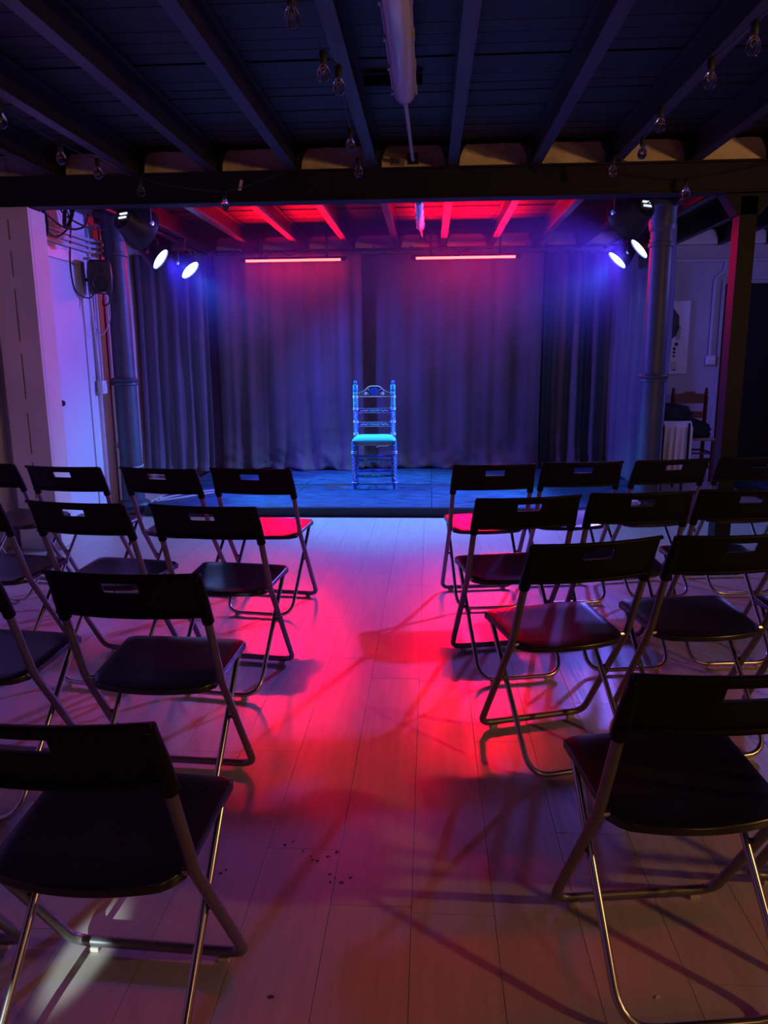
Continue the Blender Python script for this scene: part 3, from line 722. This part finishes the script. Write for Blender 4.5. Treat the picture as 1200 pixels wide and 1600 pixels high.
batten(-.09, 6.30, 7.60, 2.50, 'small white tube fixture on the red-lit ceiling above the stage', .035, 8.2)
# wooden noggins in the ceiling between joists
for x, y, l_ in ((-.18, 3.98, .28),):
    o = MB().box((x, y, 2.615), (l_, .05, .05)).build('ceiling_batten', 'post_black', ceiling, smooth=False)

# ================================================================ STRING LIGHTS
def string_lights(pts, ends, label):
    t = empty('string_lights', (0, 0, 0), 0, label, 'string lights', 'festoon bulbs under the ceiling')
    allp = [ends[0]]
    for p in pts: allp.append((p[0], p[1], p[2]+.075))
    allp.append(ends[1])
    cp = []
    for a, b_ in zip(allp, allp[1:]):
        a, b_ = Vector(a), Vector(b_); L = (b_-a).length
        for k in range(8): q = k/8; cp.append(a.lerp(b_, q) - Vector((0, 0, .10*L*q*(1-q))))
    cp.append(Vector(allp[-1]))
    MB().tube(cp, .0032, 5).build('cable', 'black_rubber', t)
    for p in pts:
        b1 = MB().lathe([(0, -.036), (.013, -.033), (.022, -.022), (.0255, -.006), (.023, .008), (.015, .022), (.011, .032), (.011, .034)], Matrix.Translation(p), 14).build('bulb', 'glass', t)
        MB().lathe([(.012, .030), (.0145, .033), (.0145, .07), (.008, .078), (0, .079)], Matrix.Translation(p), 10).build('socket', 'black_rubber', b1)
        mb = MB(); P = Vector(p)
        mb.tube([P+Vector((-.003, 0, .03)), P+Vector((-.008, 0, .0)), P+Vector((-.002, 0, -.008)), P+Vector((.002, 0, .004)), P+Vector((.008, 0, 0)), P+Vector((.003, 0, .03))], .0012, 4)
        mb.build('filament', 'filament', b1)
    return t
string_lights([(-.43, 2.58, 2.352), (-.40, 3.08, 2.36), (-.36, 3.23, 2.36), (-.40, 4.07, 2.36), (-.41, 4.62, 2.36)], [(-.45, 1.6, 2.48), (-.36, 5.06, 2.47)], 'string of clear bulbs hanging under the ceiling left of the grey tube fixture')
string_lights([(-1.9, 3.53, 2.36), (-1.94, 4.17, 2.36), (-1.89, 4.51, 2.36), (-1.81, 4.95, 2.348), (-1.30, 5.03, 2.275)], [(-1.95, 2.3, 2.48), (-.92, 5.06, 2.47)], 'string of clear bulbs under the ceiling on the left, ending at the beam')
string_lights([(1.11, 2.95, 2.36), (1.08, 3.28, 2.36), (1.06, 3.86, 2.36), (1.11, 4.35, 2.36), (1.05, 4.74, 2.36), (1.56, 5.03, 2.29)], [(1.15, 2.0, 2.48), (2.12, 5.06, 2.47)], 'string of clear bulbs under the ceiling on the right, ending at the beam')

# ================================================================ BACK RIGHT CORNER
t = empty('wall_poster', (2.755, 8.93, 1.50), 0, 'tall pale poster with a dark figure on the back wall behind the right column', 'poster')
MB().box((0, 0, 0), (.30, .008, .80)).build('sheet', 'poster', t, smooth=False)
MB().prism([(-.15, .36), (-.04, .33), (.03, .24), (.04, .12), (.01, .02), (-.06, -.03), (-.15, -.03)], lambda a, b_, q: Vector((a, -.008+q, b_)), .003).build('printed_figure', 'ink', t, smooth=False)
for k in range(7): MB().box((.03+.004*(k % 2), -.006, .12-.022*k), (.05, .004, .009)).build('printed_bar', 'ink', t, smooth=False)
for x, z, r_ in ((.02, -.07, .022), (.0, -.12, .018), (.0, -.16, .016), (0, -.20, .014), (-.06, -.18, .02), (-.07, -.22, .018), (-.06, -.05, .02)):
    MB().lathe([(r_, 0), (r_, .003), (0, .0035)], frame((x, -.004, z), (0, -1, 0)), 10).build('printed_dot', 'ink', t, smooth=False)
MB().box((-.10, -.006, -.25), (.09, .004, .26)).build('printed_panel', 'ochre', t, smooth=False)
for k in range(5): MB().box((.0, -.006, -.27-.018*k), (.07, .003, .004)).build('printed_line', 'ink', t, smooth=False)
MB().prism([(-.03, -.36), (.03, -.345), (.025, -.365)], lambda a, b_, q: Vector((a, -.006+q, b_)), .003).build('printed_mark', 'ink', t, smooth=False)
t = empty('junction_box', (3.16, 8.93, 1.25), 0, 'white junction box under a vertical conduit on the right back wall', 'switch')
MB().box((0, -.02, 0), (.10, .05, .10)).build('box', 'white_plastic', t, smooth=False, bevel=.006)
MB().box((0, -.047, 0), (.07, .005, .07)).build('cover', 'white_plastic', t, smooth=False, bevel=.002)
tag(MB().tube(fillet([(3.25, 8.92, 2.31), (3.25, 8.92, 2.22), (3.15, 8.92, 2.14), (3.15, 8.92, 1.30)], .04), .018, 8).build('wall_conduit', 'pipe_paint'), 'vertical conduit down to the white junction box beside the dark doorway', 'pipe')
tag(MB().tube([(2.2, 8.92, 2.33), (3.95, 8.92, 2.33)], .020, 8).build('wall_conduit', 'pipe_paint'), 'horizontal painted pipe high on the right back wall', 'pipe')
# red wooden chair
rc = empty('ladderback_chair', (2.78, 8.25, 0), math.radians(-4), 'dark red wooden ladder-back chair by the back wall at right, heaped with black clothes', 'chair')
for s in (-1, 1):
    MB().lathe([(.018, 0), (.021, .1), (.021, .86), (.025, .865), (.025, .875), (.015, .885), (.021, .91), (.012, .94), (.017, .955), (0, .97)], vT(s*.17, .16), 12).build('rear_post', 'red_wood', rc)
    MB().lathe([(.018, 0), (.021, .05), (.021, .44), (0, .445)], vT(s*.185, -.16), 12).build('front_leg', 'red_wood', rc)
    for z in (.15, .30): MB().tube([(s*.185, -.16, z), (s*.17, .16, z)], .011, 8).build('rung', 'red_wood', rc)
MB().prism([(-.155, .80), (.155, .80), (.155, .90), (.07, .905), (.04, .925), (-.04, .925), (-.07, .905), (-.155, .90)], lambda a, b_, q: Vector((a, .15+q, b_)), .02).build('crest_rail', 'red_wood', rc, smooth=False)
MB().box((0, .16, .68), (.31, .016, .07)).build('back_slat', 'red_wood', rc, smooth=False, bevel=.003)
for z in (.15, .30): MB().tube([(-.185, -.16, z), (.185, -.16, z)], .011, 8).tube([(-.17, .16, z), (.17, .16, z)], .011, 8).build('rung', 'red_wood', rc)
MB().box((0, 0, .445), (.40, .36, .03)).build('seat', 'rush', rc, smooth=False, bevel=.008)
def blob(name, c, d, seed, m, label, cat):
    rnd = random.Random(seed); bm = bmesh.new(); bmesh.ops.create_icosphere(bm, subdivisions=4, radius=1)
    ph = [rnd.uniform(0, 6) for _ in range(6)]
    for v in bm.verts:
        n = v.co.normalized(); f = 1 + .10*math.sin(4*n.x+ph[0]+2*n.z) + .08*math.sin(7*n.y+ph[1]+3*n.x) + .05*math.sin(13*n.z+ph[2]+5*n.y)
        p = Vector((n.x*d[0], n.y*d[1], max(n.z, -.55)*d[2]))*f; v.co = p + Vector(c)
        v.co.z = max(v.co.z, c[2]-.55*d[2])
    mb = MB(); mb.bm.free(); mb.bm = bm
    return tag(mb.build(name, m, angle=180), label, cat)
blob('clothes_pile', (2.76, 8.23, .53), (.22, .20, .125), 3, 'cloth_black', 'heap of black clothes on the seat of the red ladder-back chair', 'clothes')
# stool with white garment in front of it
st = empty('stool', (2.36, 7.62, 0), .1, 'dark stool behind the right column carrying a black bag and a white garment', 'stool')
for a in range(4): MB().tube([(.15*math.cos(a*PI/2+.78), .15*math.sin(a*PI/2+.78), .0), (.12*math.cos(a*PI/2+.78), .12*math.sin(a*PI/2+.78), .60)], .013, 8).build('leg', 'black_metal', st)
MB().lathe([(.17, .60), (.18, .61), (.18, .635), (.17, .645), (0, .645)], I4, 20).build('seat', 'black_plastic', st)
MB().tube([(.125*math.cos(a), .125*math.sin(a), .25) for a in [2*PI*k/16 for k in range(16)]], .009, 6, closed=True).build('footrest', 'black_metal', st)
blob('shoulder_bag', (2.36, 7.66, .72), (.20, .16, .13), 9, 'cloth_black', 'black bag lying on the dark stool above the white garment', 'bag')
def garm(u, v):
    x = 2.24 + .26*u + .012*math.sin(9*u); z = .68 - .50*v + .02*math.sin(5*u)
    y = 7.38 + .018*math.sin(26*u+1.5*v)*v - .03*math.sin(PI*u)
    if v < .08: y += (.08-v)*1.6; z = .69
    return Vector((x, y, z))
tag(MB().sheet(40, 24, garm).build('white_garment', 'cloth_white', angle=180, solid=.004), 'white folded garment hanging from the stool behind the right column', 'clothes')
tag(MB().box((2.455, 7.34, .50), (.022, .012, .36)).build('bag_strap', 'cloth_black', smooth=False, bevel=.003), 'black strap hanging down over the white garment', 'strap')
# low platform in the right room
tag(MB().box((3.52, 7.5, .05), (.9, 1.6, .10)).build('low_platform', 'stage_board', smooth=False, bevel=.005), 'low dark platform on the floor at far right behind the post', 'platform')
tag(MB().lathe([(0, 0), (.05, .003), (.07, .02), (.05, .045), (.02, .05), (0, .04)], Matrix.Translation((1.68, 6.33, SH)) @ Matrix.Scale(1.3, 4, (1, 0, 0)), 7).build('crumpled_paper', 'cloth_white', smooth=False), 'crumpled white paper at the foot of the right iron column', 'paper')
# floor debris
mb = MB(); rnd = random.Random(5)
for (u, v) in ((-.395, 1.845), (-.375, 1.86), (-.34, 1.82), (-.315, 1.80), (-.31, 1.785), (-.295, 1.78), (-.27, 1.80), (-.25, 1.82), (-.255, 1.73), (-.25, 1.70), (-.24, 1.715), (-.22, 1.70), (-.20, 1.72), (-.53, 1.735), (-.54, 1.72), (-.33, 1.34)):
    r_ = rnd.uniform(.0025, .006); n = 7; a0 = rnd.uniform(0, 6)
    mb.prism([(u+r_*rnd.uniform(.5, 1.6)*math.cos(a0+k*2*PI/n), v+r_*rnd.uniform(.5, 1.2)*math.sin(a0+k*2*PI/n)) for k in range(n)], lambda a, b_, q: Vector((a, b_, .0002+q)), .0008)
tag(mb.build('floor_specks', 'stain', smooth=False), 'scatter of small dark brown specks on the aisle floor beside the nearest left chair', 'dirt', kind='stuff')
tag(MB().prism([(0, 0), (.009, .002), (.012, .009), (.003, .007)], lambda a, b_, q: Vector((.475+a, 1.375+b_, .0003+q)), .003).build('paper_scrap', 'paper', smooth=False), 'tiny white paper scrap on the floor inside the nearest right chair legs', 'paper')

# thin theatre haze hanging over the stage, thicker under the ceiling; blue lamp halo tinted into its colour
hm = bpy.data.materials.new('haze'); hm.use_nodes = True; nt = hm.node_tree; nt.nodes.clear(); N, L = nt.nodes, nt.links
ho = N.new('ShaderNodeOutputMaterial'); hv = N.new('ShaderNodeVolumeScatter'); hv.inputs['Anisotropy'].default_value = .3; hv.inputs['Color'].default_value = (.42, .24, 1, 1)
tc = N.new('ShaderNodeNewGeometry'); sx = N.new('ShaderNodeSeparateXYZ'); mr = N.new('ShaderNodeMapRange'); mr.interpolation_type = 'SMOOTHSTEP'
mr.inputs[1].default_value = 1.15; mr.inputs[2].default_value = 2.35; mr.inputs[3].default_value = 0; mr.inputs[4].default_value = .021
L.new(tc.outputs['Position'], sx.inputs[0]); L.new(sx.outputs[2], mr.inputs[0]); L.new(mr.outputs[0], hv.inputs['Density']); L.new(hv.outputs[0], ho.inputs['Volume']); MT['haze'] = hm
tag(MB().box((-.38, 6.75, 1.79), (4.1, 2.7, 1.34)).build('stage_haze', 'haze', smooth=False), 'faint blue-tinted haze for the glow around the stage spotlights', 'haze', kind='stuff')
